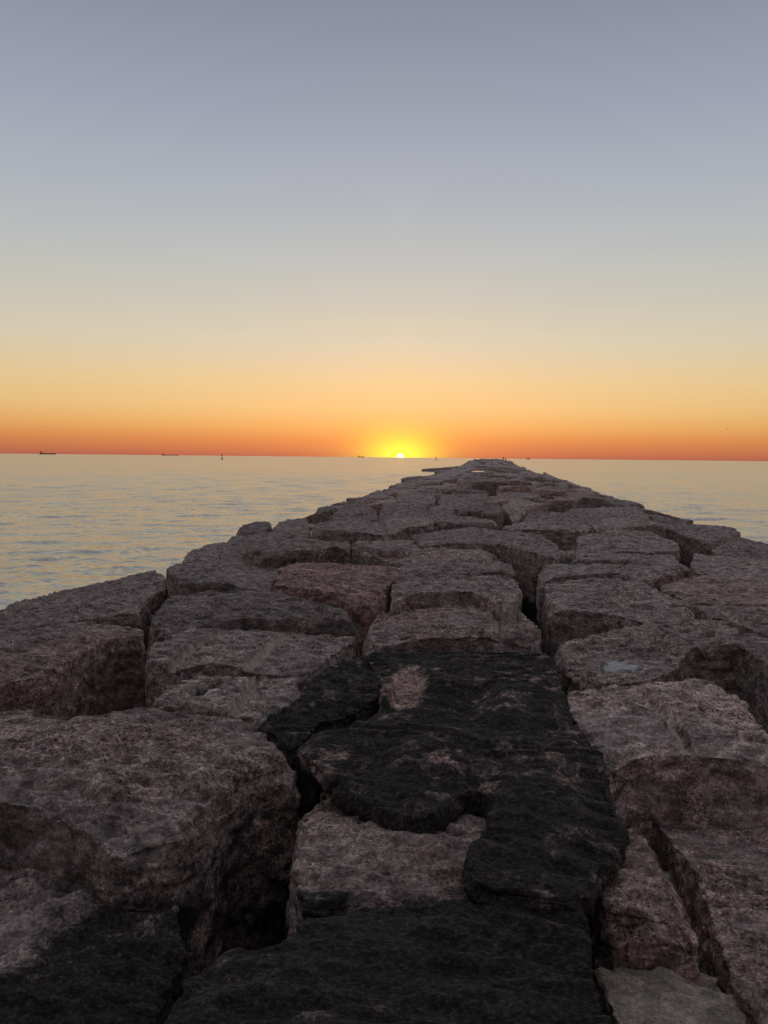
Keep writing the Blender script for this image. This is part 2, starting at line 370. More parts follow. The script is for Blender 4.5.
    for (p, rx, ry, dp) in dents:
        p = np.array(p)-c; q = co2-p; dist = np.sqrt((q[:,0]/rx)**2+(q[:,1]/ry)**2)+.25*perlin(co2*4+seed)
        co2[:,2] += dp*(1-ss(.4, 1, dist))*(co2[:,2] > -depth*.6)
    m2.vertices.foreach_set('co', co2.astype('f').ravel())
    al = np.full(nv, float(algae))+.9*recess_shade
    for (p, rx, ry, rz, s) in blobs:
        q = (W-np.array(p))/[rx,ry,rz]; al = al+s*(1-ss(.55, 1.1, np.linalg.norm(q, axis=1)))
    a1 = m2.attributes.new('algae', 'FLOAT', 'POINT'); a1.data.foreach_set('value', np.clip(al,0,1.3).astype('f'))  # holds real algae and the painted shade together
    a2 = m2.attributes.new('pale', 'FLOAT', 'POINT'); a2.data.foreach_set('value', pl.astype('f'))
    if splashes: jx = .05*perlin(W*9); jy = .14*perlin(W*6+5)
    for poly in splashes:
        for i in np.where(no[:,2] > .3)[0]:
            if recess_shade[i] < .25 and inside((W[i,0]+jx[i], W[i,1]+jy[i]), poly): spl[i] = 1
    a3 = m2.attributes.new('splash', 'FLOAT', 'POINT'); a3.data.foreach_set('value', spl.astype('f'))
    for p in m2.polygons[:1]: pass
    m2.polygons.foreach_set('use_smooth', [True]*len(m2.polygons))
    m2.update(); m2.name = name; m2.materials.clear(); m2.materials.append(GRAN)
    o = bpy.data.objects.new(name, m2); COL.objects.link(o); o.location = tuple(c)
    tn = tone or random.Random(seed*3+1).choice(TONES); q_ = random.Random(seed).uniform(.88,1.1); o.color = (tn[0]*q_, tn[1]*q_, tn[2]*q_, 1)
    return o

# ------------------------------------------------------------------ blocks traced from the photograph (nearest ones)
TR = []      # pixel outlines, to keep the repeated blocks off them
def plane_pts(poly, z0, sx, sy):
    pc = np.mean(np.array(poly, float), 0); c0 = at(pc[0], pc[1], z0)
    def f(px, py):
        d = ray(px, py)
        # z0 + sx*(x-cx) + sy*(y-cy) = CAMZ + t dz
        t = (z0-sx*c0[0]-sy*c0[1]-CAMZ)/(d[2]-sx*d[0]-sy*d[1]); return CAMP+d*t
    return f
def traced(poly, label, z0=0.0, sx=0.0, sy=0.0, depth=.8, vox=None, seed=None, grooves=(), holes=(), blobs=(), dents=(), splashes=(), **k):
    f = plane_pts(poly, z0, sx, sy)
    P = np.array([f(*q) for q in poly]); TR.append((poly, P))
    D = P[:,1].min()
    if vox is None: vox = max(.0115, min(.034, .0030*D))
    G = [(f(*a), f(*b), r, dp) for a, b, r, dp in grooves]
    H = [(f(*p), r, dp) for p, r, dp in holes]
    DN = [(f(*p), rx, ry, dp) for p, rx, ry, dp in dents]
    B = [(at(px, py, z), rx, ry, rz, s) for px, py, z, rx, ry, rz, s in blobs]
    SP = [[f(*q) for q in sp] for sp in splashes]
    k.setdefault('cuts', (4,9)); k.setdefault('cutk', .75); k.setdefault('cutd', .8)
    o = make_block(P, depth, vox, splashes=SP, seed=len(TR) if seed is None else seed, grooves=G, holes=H, blobs=B, dents=DN, **k)
    tag(o, label, 'rock', 'granite blocks of the jetty')
    return o, f

# bottom and left foreground
traced([(-120,712),(0,699),(25,700),(47,709),(75,713),(120,707),(150,703),(200,706),(232,713),(262,731),(298,752),(292,760),(246,768),(218,786),(198,812),(165,828),(125,838),(104,838),(75,818),(35,804),(0,796),(-120,800)],
       'largest rough granite block at the left edge, high flat top above the black crevice', tone=(1.0,.94,.92), z0=.05, depth=.95,
       blobs=[(165,955,-.35,.42,.4,.28,.6),(262,850,-.45,.6,.95,.42,.55)])  # first blob is algae, second paints crevice shade on the right face
traced([(-160,860),(0,846),(50,850),(85,858),(112,868),(160,882),(200,922),(175,985),(152,1030),(130,1120),(-160,1120)],
       'low granite block in the bottom left corner, half covered by dark algae', tone=(.9,.86,.85), z0=-.21, depth=.6,
       blobs=[(150,960,-.24,.55,.7,.5,.9),(80,1040,-.24,.6,.4,.5,.8)])
traced([(196,940),(240,944),(290,937),(304,905),(384,899),(480,902),(540,897),(582,897),(592,965),(612,1015),(620,1120),(140,1120),(158,1020)],
       'blackened algae covered block at the bottom centre of the view', z0=-.06, depth=.9, algae=.95, rough=1.0, gran=.9)
traced([(302,772),(318,770),(345,788),(395,812),(440,800),(520,800),(600,850),(588,898),(540,896),(480,901),(384,898),(306,906),(294,870),(296,812)],
       'pink brown granite block beneath the big dark slab, right of the black crevice', tone=(1.05,.97,.94), z0=-.05, depth=.9,
       blobs=[(300,900,-.05,.25,.16,.5,.6),(470,925,-.05,.7,.22,.5,.65),(400,808,-.05,.35,.14,.4,.45),(560,870,-.05,.4,.4,.5,.6)])
traced([(362,637),(440,636),(545,639),(556,650),(560,680),(575,712),(600,745),(616,790),(630,828),(616,842),(592,868),(586,888),(560,893),(490,887),(466,868),(462,852),(484,826),(489,796),(474,788),(456,798),(430,817),(396,811),(350,789),(322,768),(304,745),(303,733),(318,722),(345,722),(380,702),(384,668)],
       'big black algae covered slab in the centre of the path with a notched front edge', z0=.045, sx=-.02, sy=.015, depth=.15, algae=.80, rough=.9, edge=.018, cuts=(3,3), gran=.6,
       dents=[((407,676),.16,.45,-.08),((388,690),.05,.3,.08),((520,700),.3,.6,.05),((430,760),.25,.4,.05),((545,800),.3,.5,.03),((470,700),.2,.5,-.04)], blobs=[(404,680,.06,.17,.5,.3,-.75),(395,712,.06,.12,.12,.3,-.4)])
traced([(257,719),(287,704),(309,679),(327,657),(342,645),(362,638),(382,664),(380,696),(345,716),(318,718),(302,740),(285,744)],
       'narrow dark algae covered block wedged left of the big black slab', z0=.0, sy=.02, depth=.7, algae=.85,
       blobs=[(420,640,0,.2,.2,.3,-.3)])
traced([(630,812),(640,825),(655,850),(690,868),(704,900),(704,915),(690,914),(650,912),(612,906),(586,896),(592,870),(606,852),(630,836)],
       'reddish granite block with a steep front right of the black slab', tone=(1.0,.88,.84), z0=-.08, depth=.75, blobs=[(590,960,-.3,.12,.3,.3,.6)])
traced([(588,952),(650,948),(704,958),(728,982),(762,1014),(780,1120),(628,1120),(612,1020)],
       'pale tan flat stone at the bottom edge, lower right', tone=(1.1,1.05,.95), z0=-.30, depth=.5, pale=.55)
traced([(648,797),(664,784),(700,786),(768,806),(860,850),(900,1120),(800,1120),(768,1026),(757,1008),(727,978),(713,930),(701,900),(694,866),(672,842)],
       'long granite block sloping along the lower right edge of the view', tone=(.95,.86,.84), z0=-.28, sx=-.04, depth=.7)
# second rank
traced([(558,692),(572,682),(588,677),(636,676),(640,674),(690,668),(722,672),(745,684),(756,715),(790,745),(768,752),(720,752),(690,748),(655,748),(622,752),(606,757),(596,748),(572,712)],
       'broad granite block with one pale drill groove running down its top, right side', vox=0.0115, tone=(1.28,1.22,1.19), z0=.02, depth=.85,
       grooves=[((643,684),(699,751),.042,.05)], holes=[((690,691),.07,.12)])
traced([(550,640),(570,635),(605,632),(619,626),(657,619),(695,613),(725,619),(745,632),(790,640),(850,700),(768,660),(740,645),(696,645),(676,662),(650,672),(634,674),(588,672),(566,658)],
       'granite block with a white splash in the hollow of its top, right of the path', tone=(.88,.85,.83), z0=.04, sx=.03, depth=.9,
       dents=[((640,655),.5,.5,-.04)], vox=.014, splashes=[[(605,652),(612,651),(625,651),(633,653),(640,657),(643,661),(636,662),(626,660),(616,659),(608,658),(607,655)]])
traced([(-80,690),(0,675),(51,667),(102,640),(135,634),(146,636),(143,628),(112,617),(95,622),(68,635),(34,646),(0,650),(-80,655)],
       'tall block with a broad shadowed brown face at the left, behind the largest block', tone=(.9,.80,.75), z0=-.02, sx=.03, depth=1.0, holes=[((88,655),.06,.06)])
traced([(-60,652),(0,650),(30,644),(85,630),(98,621),(60,618),(0,627),(-60,635)],
       'low dark block squeezed under the sloping grooved slab, left edge', z0=-.35, depth=.6)
traced([(-70,640),(0,609),(44,591),(81,581),(125,569),(152,560),(161,566),(168,580),(150,590),(137,602),(110,607),(68,611),(20,619),(0,628),(-70,655)],
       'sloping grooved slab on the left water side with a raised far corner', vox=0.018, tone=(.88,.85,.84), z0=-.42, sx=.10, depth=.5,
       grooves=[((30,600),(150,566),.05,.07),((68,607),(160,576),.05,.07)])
traced([(170,581),(205,578),(260,581),(300,592),(352,604),(360,622),(345,618),(290,616),(235,617),(185,629),(152,641),(149,616),(160,600)],
       'smooth dark block leaning towards the viewer behind the twin grooved slab', tone=(.58,.56,.55), z0=.02, sy=.17, depth=.8)
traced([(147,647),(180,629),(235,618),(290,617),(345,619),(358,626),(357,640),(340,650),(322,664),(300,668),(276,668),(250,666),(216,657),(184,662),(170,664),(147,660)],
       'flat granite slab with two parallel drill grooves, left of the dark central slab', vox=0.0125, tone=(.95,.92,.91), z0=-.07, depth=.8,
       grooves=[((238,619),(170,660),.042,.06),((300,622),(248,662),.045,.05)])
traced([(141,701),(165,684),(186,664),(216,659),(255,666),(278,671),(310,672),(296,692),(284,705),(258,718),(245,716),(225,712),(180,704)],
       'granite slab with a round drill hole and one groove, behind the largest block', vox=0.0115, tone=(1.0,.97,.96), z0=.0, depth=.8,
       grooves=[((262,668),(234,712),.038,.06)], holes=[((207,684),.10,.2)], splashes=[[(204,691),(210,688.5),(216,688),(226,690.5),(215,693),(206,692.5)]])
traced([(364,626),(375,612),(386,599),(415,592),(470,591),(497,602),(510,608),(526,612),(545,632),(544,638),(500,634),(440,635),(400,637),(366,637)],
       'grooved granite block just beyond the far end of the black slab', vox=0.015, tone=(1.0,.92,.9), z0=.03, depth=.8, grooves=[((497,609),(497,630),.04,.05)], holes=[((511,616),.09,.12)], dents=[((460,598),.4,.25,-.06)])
traced([(387,597),(392,585),(399,577),(430,572),(500,569),(516,572),(522,588),(518,604),(508,604),(497,598),(470,589),(415,590)],
       'second stepped block behind the black slab, square right end over a deep gap', tone=(.92,.88,.86), z0=.17, depth=.8)
traced([(396,573),(397,562),(420,557),(470,557),(505,556),(513,561),(516,569),(500,568),(430,571)],
       'low step of granite above the square ended block, middle of the jetty', z0=.24, depth=.8)
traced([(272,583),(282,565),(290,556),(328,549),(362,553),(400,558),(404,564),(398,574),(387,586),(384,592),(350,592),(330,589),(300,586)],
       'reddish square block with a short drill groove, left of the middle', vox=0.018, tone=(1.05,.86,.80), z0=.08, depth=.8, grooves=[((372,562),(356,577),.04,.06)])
traced([(165,565),(200,557),(250,553),(282,552),(286,557),(278,568),(270,580),(256,583),(232,578),(190,579),(170,576)],
       'flat pale topped slab left of the reddish square block', z0=-.16, sx=.06, depth=.7)
traced([(545,577),(562,573),(622,572),(645,583),(682,594),(697,608),(682,616),(640,615),(610,610),(575,607),(550,606),(546,592)],
       'large square block with a shadowed front right of the long crevice', tone=(.85,.81,.80), z0=.10, depth=.9)
traced([(700,613),(697,603),(690,596),(730,598),(768,598),(830,606),(860,650),(790,638),(745,628),(724,618)],
       'granite slab with two faint drill lines at the right edge', z0=-.03, sx=-.03, depth=.8, grooves=[((715,602),(740,622),.035,.03)])
traced([(656,585),(675,576),(696,571),(723,570),(768,580),(830,596),(830,604),(768,597),(716,596),(688,593)],
       'rounded hump of granite at the right edge above the faintly lined slab', z0=-.05, sx=-.03, depth=.8)
traced([(536,567),(563,562),(612,559),(674,565),(682,571),(655,577),(640,579),(622,571),(560,572),(540,575)],
       'thin flat slab just behind the large square block, right of the crevice', z0=.05, depth=.7)
traced([(559,557),(590,552),(622,547),(667,547),(684,556),(682,565),(650,562),(612,558)],
       'low weathered block between two thin slabs, right of the crevice', z0=.06, depth=.8)
traced([(690,562),(695,549),(744,554),(768,559),(830,572),(830,590),(768,578),(730,569)],
       'square cut slab overlooking the water at the right edge', z0=-.10, sx=-.08, depth=.8)
traced([(575,550),(577,536),(615,527),(657,528),(674,537),(682,545),(650,546),(620,545)],
       'large rounded boulder like block in the right half of the jetty', z0=.12, depth=.9, dents=[((630,535),.7,.5,.12)])
traced([(500,552),(545,551),(570,556),(556,560),(535,565),(524,560),(505,556)],
       'small low rock filling the gap behind the stepped blocks', z0=-.02, depth=.6)
traced([(412,531),(470,527),(540,532),(558,541),(562,552),(545,550),(500,542),(455,540),(420,540)],
       'long dark fronted slab lying across the middle of the jetty', z0=.17, sy=-.02, depth=.8)
traced([(350,546),(365,541),(420,541),(470,547),(505,554),(470,556),(420,556),(398,556),(370,551)],
       'wide low slab in front of the long dark fronted slab', z0=.04, depth=.7)
# third rank: outlines on the middle stretch and both skylines
def auto(poly, label, dz=0.0, sy=0.0, **k):
    pc = np.mean(np.array(poly, float), 0); z = -.1
    for _ in range(12): c_ = at(pc[0], pc[1], z); z = prof(c_[0])+dz
    sl = (prof(c_[0]+.5)-prof(c_[0]-.5))*.8
    traced(poly, label, z0=z, sx=sl, sy=sy, **k)
auto([(179,558),(207,542),(227,538),(233,543),(214,554)], 'flat tilted rock at the waterside just beyond the sloping grooved slab', .05)
auto([(235,531),(244,524),(256,520),(269,520),(271,525),(266,529),(247,534)], 'dark rounded rock standing up on the left skyline', .14, tone=(.6,.57,.56))
auto([(213,553),(232,536),(254,532),(291,527),(294,531),(285,537),(250,541),(242,550)], 'dark flat slab in front of the rounded rock on the left skyline', .08, tone=(.7,.66,.65))
auto([(246,548),(254,539),(285,538),(322,531),(349,533),(352,543),(335,543),(316,547),(285,550),(254,552)], 'long pale slab behind the reddish square block, left half', .12)
auto([(352,544),(360,539),(398,533),(416,537),(410,549),(380,549)], 'pale slab behind the reddish square block, right half', .10)
auto([(270,527),(282,521),(294,518),(307,517),(310,526),(306,531),(294,530)], 'small upright split rock right of the dark rounded rock', .12)
auto([(311,527),(322,521),(347,518),(372,519),(384,517),(389,529),(347,528),(322,528)], 'flat slab with an undercut dark front on the left shoulder', .22, sy=-.01)
auto([(329,517),(344,505),(358,502),(372,507),(379,513),(347,518)], 'ragged low rock forming the left skyline above the undercut slab', .10)
auto([(378,511),(384,503),(410,500),(424,503),(430,511),(402,513)], 'wide weathered slab left of centre below the far blocks', .10)
auto([(384,527),(383,518),(399,514),(430,514),(435,521),(405,523)], 'square fronted block left of the long dark fronted slab', .12)
auto([(437,521),(447,514),(480,511),(495,513),(497,521),(474,523)], 'pale topped slab immediately behind the long dark fronted slab', .10)
auto([(422,509),(442,504),(455,503),(453,511),(436,513)], 'small block left of the pale topped slab', .02)
auto([(454,512),(458,508),(489,503),(496,503),(503,508),(498,512),(470,509)], 'dark overhanging slab above the pale topped slab', .22, tone=(.66,.62,.6))
auto([(501,504),(514,497),(546,500),(536,506),(514,515),(504,509)], 'angular slab in the middle right of the dark overhanging one', .08)
auto([(514,517),(528,510),(542,503),(550,502),(567,510),(586,514),(584,518),(536,519)], 'peaked block with a triangular outline right of the middle', .16)
auto([(500,521),(536,519),(580,520),(591,524),(589,528),(549,527),(515,525)], 'thin layered slab below the peaked block', .06)
auto([(565,503),(574,498),(599,498),(640,507),(650,515),(620,515),(596,514),(575,509)], 'large rounded slab on the right shoulder behind the peaked block', .12)
auto([(592,524),(600,519),(622,516),(653,518),(662,524),(633,526),(610,527)], 'flat block with a dark notch above the large rounded boulder', .12)
auto([(652,517),(674,513),(694,520),(668,523)], 'dark waterside rock on the right skyline', .10, tone=(.62,.6,.59))
auto([(665,524),(678,521),(695,522),(735,527),(742,534),(709,536),(684,530)], 'flat slab with a clipped corner on the right skyline', .12, tone=(.7,.66,.65))
auto([(690,532),(712,536),(744,538),(790,548),(800,556),(723,547)], 'low waterside slab at the right edge of the view', .0, tone=(.7,.68,.66))
auto([(395,497),(401,491),(418,488),(432,491),(436,498),(412,499)], 'left shoulder slab just below the upright dark stone', .08)
auto([(437,497),(448,491),(476,490),(490,494),(484,501),(450,502)], 'grey slab in the centre of the farther stretch, above the small block', .08)
auto([(492,497),(504,490),(528,489),(545,494),(520,497)], 'grey slab right of centre in the farther stretch', .06)
auto([(548,499),(556,492),(580,490),(600,494),(576,497)], 'tilted slab near the right skyline in the farther stretch', .10)

# ------------------------------------------------------------------ repeated blocks further out
rnd = random.Random(21)
def quad_block(x0, x1, y0, y1, dy, w):
    """outline of one block in plan, irregular"""
    g = rnd.uniform(.0,.10); j = lambda s: rnd.uniform(-s, s)
    P = [[x0+g+j(.16), y0+g+j(.2)+dy(x0)], [x1-g+j(.16), y0+g+j(.2)+dy(x1)], [x1-g+j(.2), y1-g+j(.24)+dy(x1)], [x0+g+j(.2), y1-g+j(.24)+dy(x0)]]
    k = rnd.random()
    if k < .45:
        a = rnd.randrange(4); b = (a+1)%4; t = rnd.uniform(.3,.7)
        m = [P[a][0]*(1-t)+P[b][0]*t+j(.12), P[a][1]*(1-t)+P[b][1]*t+j(.12)]; P.insert(a+1, m)
    return P
rows = []; y = -4.0; ri = 0
while y < JEND:
    h = rnd.uniform(.75, 1.35) if y < 60 else rnd.uniform(.9, 1.7)
    W = 9.6
    a1, a2 = rnd.uniform(-.09,.09), rnd.uniform(0,6)
    dy = lambda x, a1=a1, a2=a2: a1*x+.3*math.sin(x*.7+a2)
    x = -W+rnd.uniform(0,.8); row = []
    while x < W-.8:
        w = rnd.choice((rnd.uniform(.7, 1.5), rnd.uniform(1.4, 2.9))) if abs(x) < 6 else rnd.uniform(.9, 1.9)
        row.append((x, min(x+w, W), y, y+h, dy)); x += w
    rows.append(row); y += h
ORD = ['nearest','second','third','fourth','fifth','sixth','seventh','eighth','ninth','tenth','eleventh','twelfth','thirteenth','fourteenth','fifteenth','sixteenth','seventeenth']
def top_plane(P, hz, tx, ty):
    c = np.mean(np.array(P), 0); z0 = prof(c[0])+hz
    sl = (prof(c[0]+.5)-prof(c[0]-.5))*.9
    return [(p[0], p[1], z0+(sl+tx)*(p[0]-c[0])+ty*(p[1]-c[1])) for p in P]
cand = []; far = []; fill = []
def low(P3, cpx, d1=.28, d2=.6):
    k_ = d2 if -30 < cpx[0] < 800 else d1
    fill.append((-1, 0, [(p[0], p[1], p[2]-k_) for p in P3], False))
for r_i, row in enumerate(rows):
    for (x0, x1, y0, y1, dy) in row:
        P = quad_block(x0, x1, y0, y1, dy, 0); c = np.mean(np.array(P), 0)
        hz = rnd.gauss(.0,.13); tx = rnd.gauss(0,.07); ty = rnd.gauss(0.02,.08)
        if rnd.random() < .16: hz += rnd.uniform(.1,.3); ty += rnd.choice((-1,1,1))*.2; tx += rnd.uniform(-.15,.15)
        if abs(c[0]) > 4.2: hz = min(hz, .16)*.55-.03; tx *= .6; ty *= .7
        if abs(c[0]) > 6.4: hz -= .12
        if 78 < c[1] < 100 and -3.0 < c[0] < 1.4: hz = -.30; tx = ty = 0
        P3 = top_plane(P, hz, tx, ty)
        if c[1] > 290:                                  # the jetty head is wider and a little higher
            k_ = min(1, (c[1]-290)/60); k_ = k_*k_*(3-2*k_); P3 = [(p[0]*(1+.4*k_), p[1], p[2]+.75*k_) for p in P3]
        cz = prof(c[0])+hz
        px = [proj(q) if q[1] > .6 else (9999, 9999) for q in P3]
        c3 = np.mean(np.array(P3), 0); cpx = proj(c3) if c3[1] > .6 else (9999, 9999)
        inframe = any(-10 < q[0] < 778 and q[1] < 1030 for q in px)
        if c[1] < 27 and abs(c[0]) < 8: P3 = [(p[0], p[1], p[2]-.36-max(0, hz)) for p in P3]
        if c[1] < 34:
            if cpx[1] > 552 and c3[1] > .6 and any(-70 < q[0] < 840 for q in px):
                if not any(inside((c3[0], c3[1]), WP) for _, WP in TR): low(P3, cpx)
                continue
            bad = False
            for poly, WP in TR:
                if inside((c3[0], c3[1]), WP) or (c3[1] > .6 and inside(cpx, poly)): bad = True; break
                n_in = sum(inside((q[0]*.8+c3[0]*.2, q[1]*.8+c3[1]*.2), WP) for q in P3)
                if n_in >= 3: bad = True; break
            if bad: continue
            if inframe and cpx[1] > 552 and -10 < cpx[0] < 778: continue
            if c3[1] < 14 and any(np.min(np.linalg.norm(WP[:,:2]-c3[:2], axis=1)) < .45 for _, WP in TR): continue
        cand.append((c[1], r_i, P3, inframe))
near = [q for q in cand if q[3]][:238]; lim = near[-1][1]
near = [q for q in near if q[1] < lim]; out = [q for q in cand if not q[3] and q[1] < lim and not (q[0] < 3 and abs(np.mean([p[0] for p in q[2]])) < 2.0)]
far = [q for q in cand if q[1] >= lim]
lim_y = near[-1][0]
rowset = sorted({q[1] for q in near})
print('near', len(near), 'out', len(out), 'far', len(far), 'limit y', near[-1][0])
for k, (cy, r_i, P3, inf) in enumerate(near):
    P3 = np.array(P3); cx = P3[:,0].mean(); w = np.ptp(P3[:,0]); dpt = np.ptp(P3[:,1])
    o = make_block(P3, rnd.uniform(.75,1.0), max(.030, min(.13, .0024*cy)), 100+k, rough=rnd.uniform(.8,1.2), edge=rnd.uniform(.012,.035), cutd=rnd.uniform(1,2.6))
    rr = rowset.index(r_i); same = sorted([q for q in near if q[1] == r_i], key=lambda q: np.mean([p[0] for p in q[2]]))
    idx = [i for i, q in enumerate(same) if q[2] is near[k][2]][0]
    shape = 'wide flat' if w > 1.7*dpt else ('squarish' if w > .9*dpt else 'narrow')
    if rr < 17:
        tag(o, '%s granite block, %s from the left in the %s row beyond the foreground blocks' % (shape, 'first' if idx == 0 else ORD[idx], ORD[rr]), 'rock', 'granite blocks of the jetty')
    else:
        band = 'middle distance' if cy < 38 else 'farther stretch'
        sidew = 'left shoulder' if cx < -3.5 else ('right shoulder' if cx > 3.5 else 'crown')
        tag(o, 'weathered granite block on the %s of the jetty in the %s' % (sidew, band), 'rock', 'granite blocks on the %s, %s' % (sidew, band))
def far_rocks():
    V, Fc = [], []; base = 0
    sp = []
    for i in range(46):                                 # low spur of rocks running out to the left
        t_ = rnd.random(); x_ = -7.5-10.5*t_; y_ = 226+rnd.uniform(-5,5)*(1.1-t_); w_ = rnd.uniform(.8,1.6); z_ = -1.0-1.0*t_+rnd.uniform(-.15,.3)
        sp.append((y_, 0, [(x_-w_,y_-w_*.7,z_), (x_+w_,y_-w_*.6,z_+.1), (x_+w_*.9,y_+w_*.7,z_+rnd.uniform(0,.3)), (x_-w_*.8,y_+w_*.7,z_)], True))
    for k, (cy, r_i, P3, inf) in enumerate(far+out+fill+sp):
        nx, ny = ((6, 5) if cy > 90 else (12, 9)) if cy > lim_y else (34, 26)
        P = np.array(P3[:4] if len(P3) == 4 else [P3[0], P3[1], P3[-2], P3[-1]])
        dz = 0.9
        u = np.linspace(0, 1, nx); v = np.linspace(0, 1, ny)
        g = []
        for b_ in v:
            for a_ in u:
                p = (P[0]*(1-a_)+P[1]*a_)*(1-b_)+(P[3]*(1-a_)+P[2]*a_)*b_
                e = min(a_, 1-a_, b_, 1-b_)
                g.append(p-[0,0,.09 if e < .01 else 0])
        g = np.array(g); g[:,2] += .10*perlin(g*.9+k)+.05*perlin(g*2.5+k)+(.03*perlin(g*[6,9,6])+.015*perlin(g*[14,22,14]) if nx > 6 else 0)
        ringi = [i for i in range(nx)]+[j*nx+nx-1 for j in range(1, ny)]+[(ny-1)*nx+i for i in range(nx-2, -1, -1)]+[j*nx for j in range(ny-2, 0, -1)]
        low = g[ringi]-[0,0,dz]; mid = g[ringi]-[0,0,.4]; mid[:,:2] += .05*np.stack([perlin(mid*2), perlin(mid*2+9)], 1)
        V.append(g); V.append(mid); V.append(low)
        for j in range(ny-1):
            for i in range(nx-1): Fc.append((base+j*nx+i, base+j*nx+i+1, base+(j+1)*nx+i+1, base+(j+1)*nx+i))
        m = len(ringi); b0 = base+nx*ny
        for i in range(m):
            j = (i+1)%m
            Fc.append((base+ringi[i], b0+i, b0+j, base+ringi[j])); Fc.append((b0+i, b0+m+i, b0+m+j, b0+j))
        base += nx*ny+2*m
    me = bpy.data.meshes.new('granite_blocks'); me.from_pydata([tuple(v) for v in np.concatenate(V)], [], Fc)
    o = bpy.data.objects.new('granite_blocks', me); COL.objects.link(o); me.materials.append(GRAN)
    tag(o, 'countless granite blocks along the far stretch of the jetty out to its tip', 'rocks', kind='stuff')
far_rocks()
for (px, py, w_, l_, hh, lab) in ((441,470.5,2.2,1.4,.1,'low dark rock near the outer end of the spur left of the jetty tip'),(452,468.5,2.6,1.8,.3,'dark rock in the spur left of the jetty tip, inner side'),(411,479,1.7,1.4,.35,'square rock standing out on the left waterside edge before the spur')):
    z_ = {441:-.55,452:-.35,411:-.3,577:-.55}[px]; c_ = at(px, py, z_)
    q_ = [(c_[0]-w_/2, c_[1]-l_/2, z_+hh*.2), (c_[0]+w_/2, c_[1]-l_/2-.2, z_+hh), (c_[0]+w_/2+.1, c_[1]+l_/2, z_+hh), (c_[0]-w_/2+.3, c_[1]+l_/2+.3, z_+hh*.4)]
    tag(make_block(q_, 1.8, .11, 900+px, rough=1.4, edge=.05), lab, 'rock', 'granite blocks of the jetty')

# ------------------------------------------------------------------ things on the water, in the air and on the jetty
def mesh_obj(name, bm, mat, parent=None, loc=None):
    me = bpy.data.meshes.new(name); bm.to_mesh(me); bm.free(); me.materials.append(mat)
    o = bpy.data.objects.new(name, me); COL.objects.link(o)
    if parent: o.parent = parent
    if loc is not None: o.location = loc
    return o
def empty(name, loc, rz=0):
    o = bpy.data.objects.new(name, None); COL.objects.link(o); o.location = tuple(loc); o.rotation_euler = (0,0,rz); return o
def box(bm, c, s):
    r = bmesh.ops.create_cube(bm, size=1); 
    for v in r['verts']: v.co = Vector((v.co.x*s[0]+c[0], v.co.y*s[1]+c[1], v.co.z*s[2]+c[2]))
def cyl(bm, a, b, r1, r2, n=12):
    a = Vector(a); b = Vector(b); d = b-a
    r = bmesh.ops.create_cone(bm, segments=n, radius1=r1, radius2=r2, depth=d.length, cap_ends=True)
    q = Vector((0,0,1)).rotation_difference(d.normalized()).to_matrix()
    for v in r['verts']: v.co = q @ v.co + (a+b)/2
HULL = flat_mat('hazed_hull_paint', (.26,.17,.13), .6, 0, .1); SUPER = flat_mat('hazed_superstructure', (.36,.27,.22), .6, 0, .1)  # ship colours lightened: distance haze mixed into the paint
STEEL = flat_mat('hazed_weathered_steel', (.2,.17,.15), .6, .01, 3); CONC = flat_mat('hazed_pale_pile', (.35,.32,.29), .8, .02, 3)  # marker colours lightened too, with haze painted into them
def ship(name, px, D, L, H, bridge_at, label, cranes, cat='ship', depth_w=None):
    p = at_dist(px, 460, D); p[2] = SEA; u = ray(px, 460); az = math.atan2(u[0], u[1])
    root = empty(name, p, -az+.15); tag(root, label, cat)
    B = depth_w or L*.14; bm = bmesh.new(); secs = []
    for t in np.linspace(-1, 1, 15):
        w = B/2*(1-max(0, (t-.7)/.3)**2*.97)*(1-max(0, (-t-.85)/.15)**2*.3); zt = H*(1+.25*max(0, (t-.8)/.2)); x = L/2*t*(1.0)
        secs.append([bm.verts.new((x+(.03*L if t > .95 and z_ > 0 else 0), y_, z_)) for y_, z_ in ((-w*.8,-3),(-w,H*.3),(-w,zt),(w,zt),(w,H*.3),(w*.8,-3))])
    for i in range(14):
        for k in range(6): bm.faces.new((secs[i][k], secs[i+1][k], secs[i+1][(k+1)%6], secs[i][(k+1)%6]))
    bm.faces.new(secs[0][::-1]); bm.faces.new(secs[-1]); mesh_obj('hull', bm, HULL, root)
    bm = bmesh.new(); bx = bridge_at*L/2
    box(bm, (bx,0,H+H*.7), (L*.08,B*.8,H*1.4)); box(bm, (bx+L*.005,0,H*2.55), (L*.05,B*1.0,H*.3)); box(bm, (bx-L*.03,0,H*2.4), (L*.03,B*.3,H*.9))
    mesh_obj('bridge', bm, SUPER, root)
    for cxp, ch in cranes:
        bm = bmesh.new(); cyl(bm, (cxp*L/2,0,H*.9), (cxp*L/2,0,H*ch), L*.007, L*.004, 8); cyl(bm, (cxp*L/2,0,H*ch*.8), (cxp*L/2+L*.06,0,H*ch*.9), L*.003, L*.003, 6)
        mesh_obj('mast', bm, SUPER, root)
    return root
ship('cargo_ship', 47.5, 7000, 118, 8.5, -.78, 'dark cargo ship with bow and bridge standing high, leftmost on the horizon', [(-.2,2.2),(.3,2.0),(.8,2.4)])
ship('tanker_ship', 170, 9500, 180, 7, -.84, 'long low tanker on the horizon between the leftmost ship and the marker pile', [(.1,1.8),(.85,2.2)])
ship('distant_ship', 361, 14000, 110, 12, -.7, 'tiny faint ship on the horizon just left of the setting sun', [(.5,1.9)])
ship('fishing_boat', 528, 5200, 26, 4.5, .25, 'tiny boat on the horizon right of the jetty tip', [(-.3,3.4)], 'boat', 8)
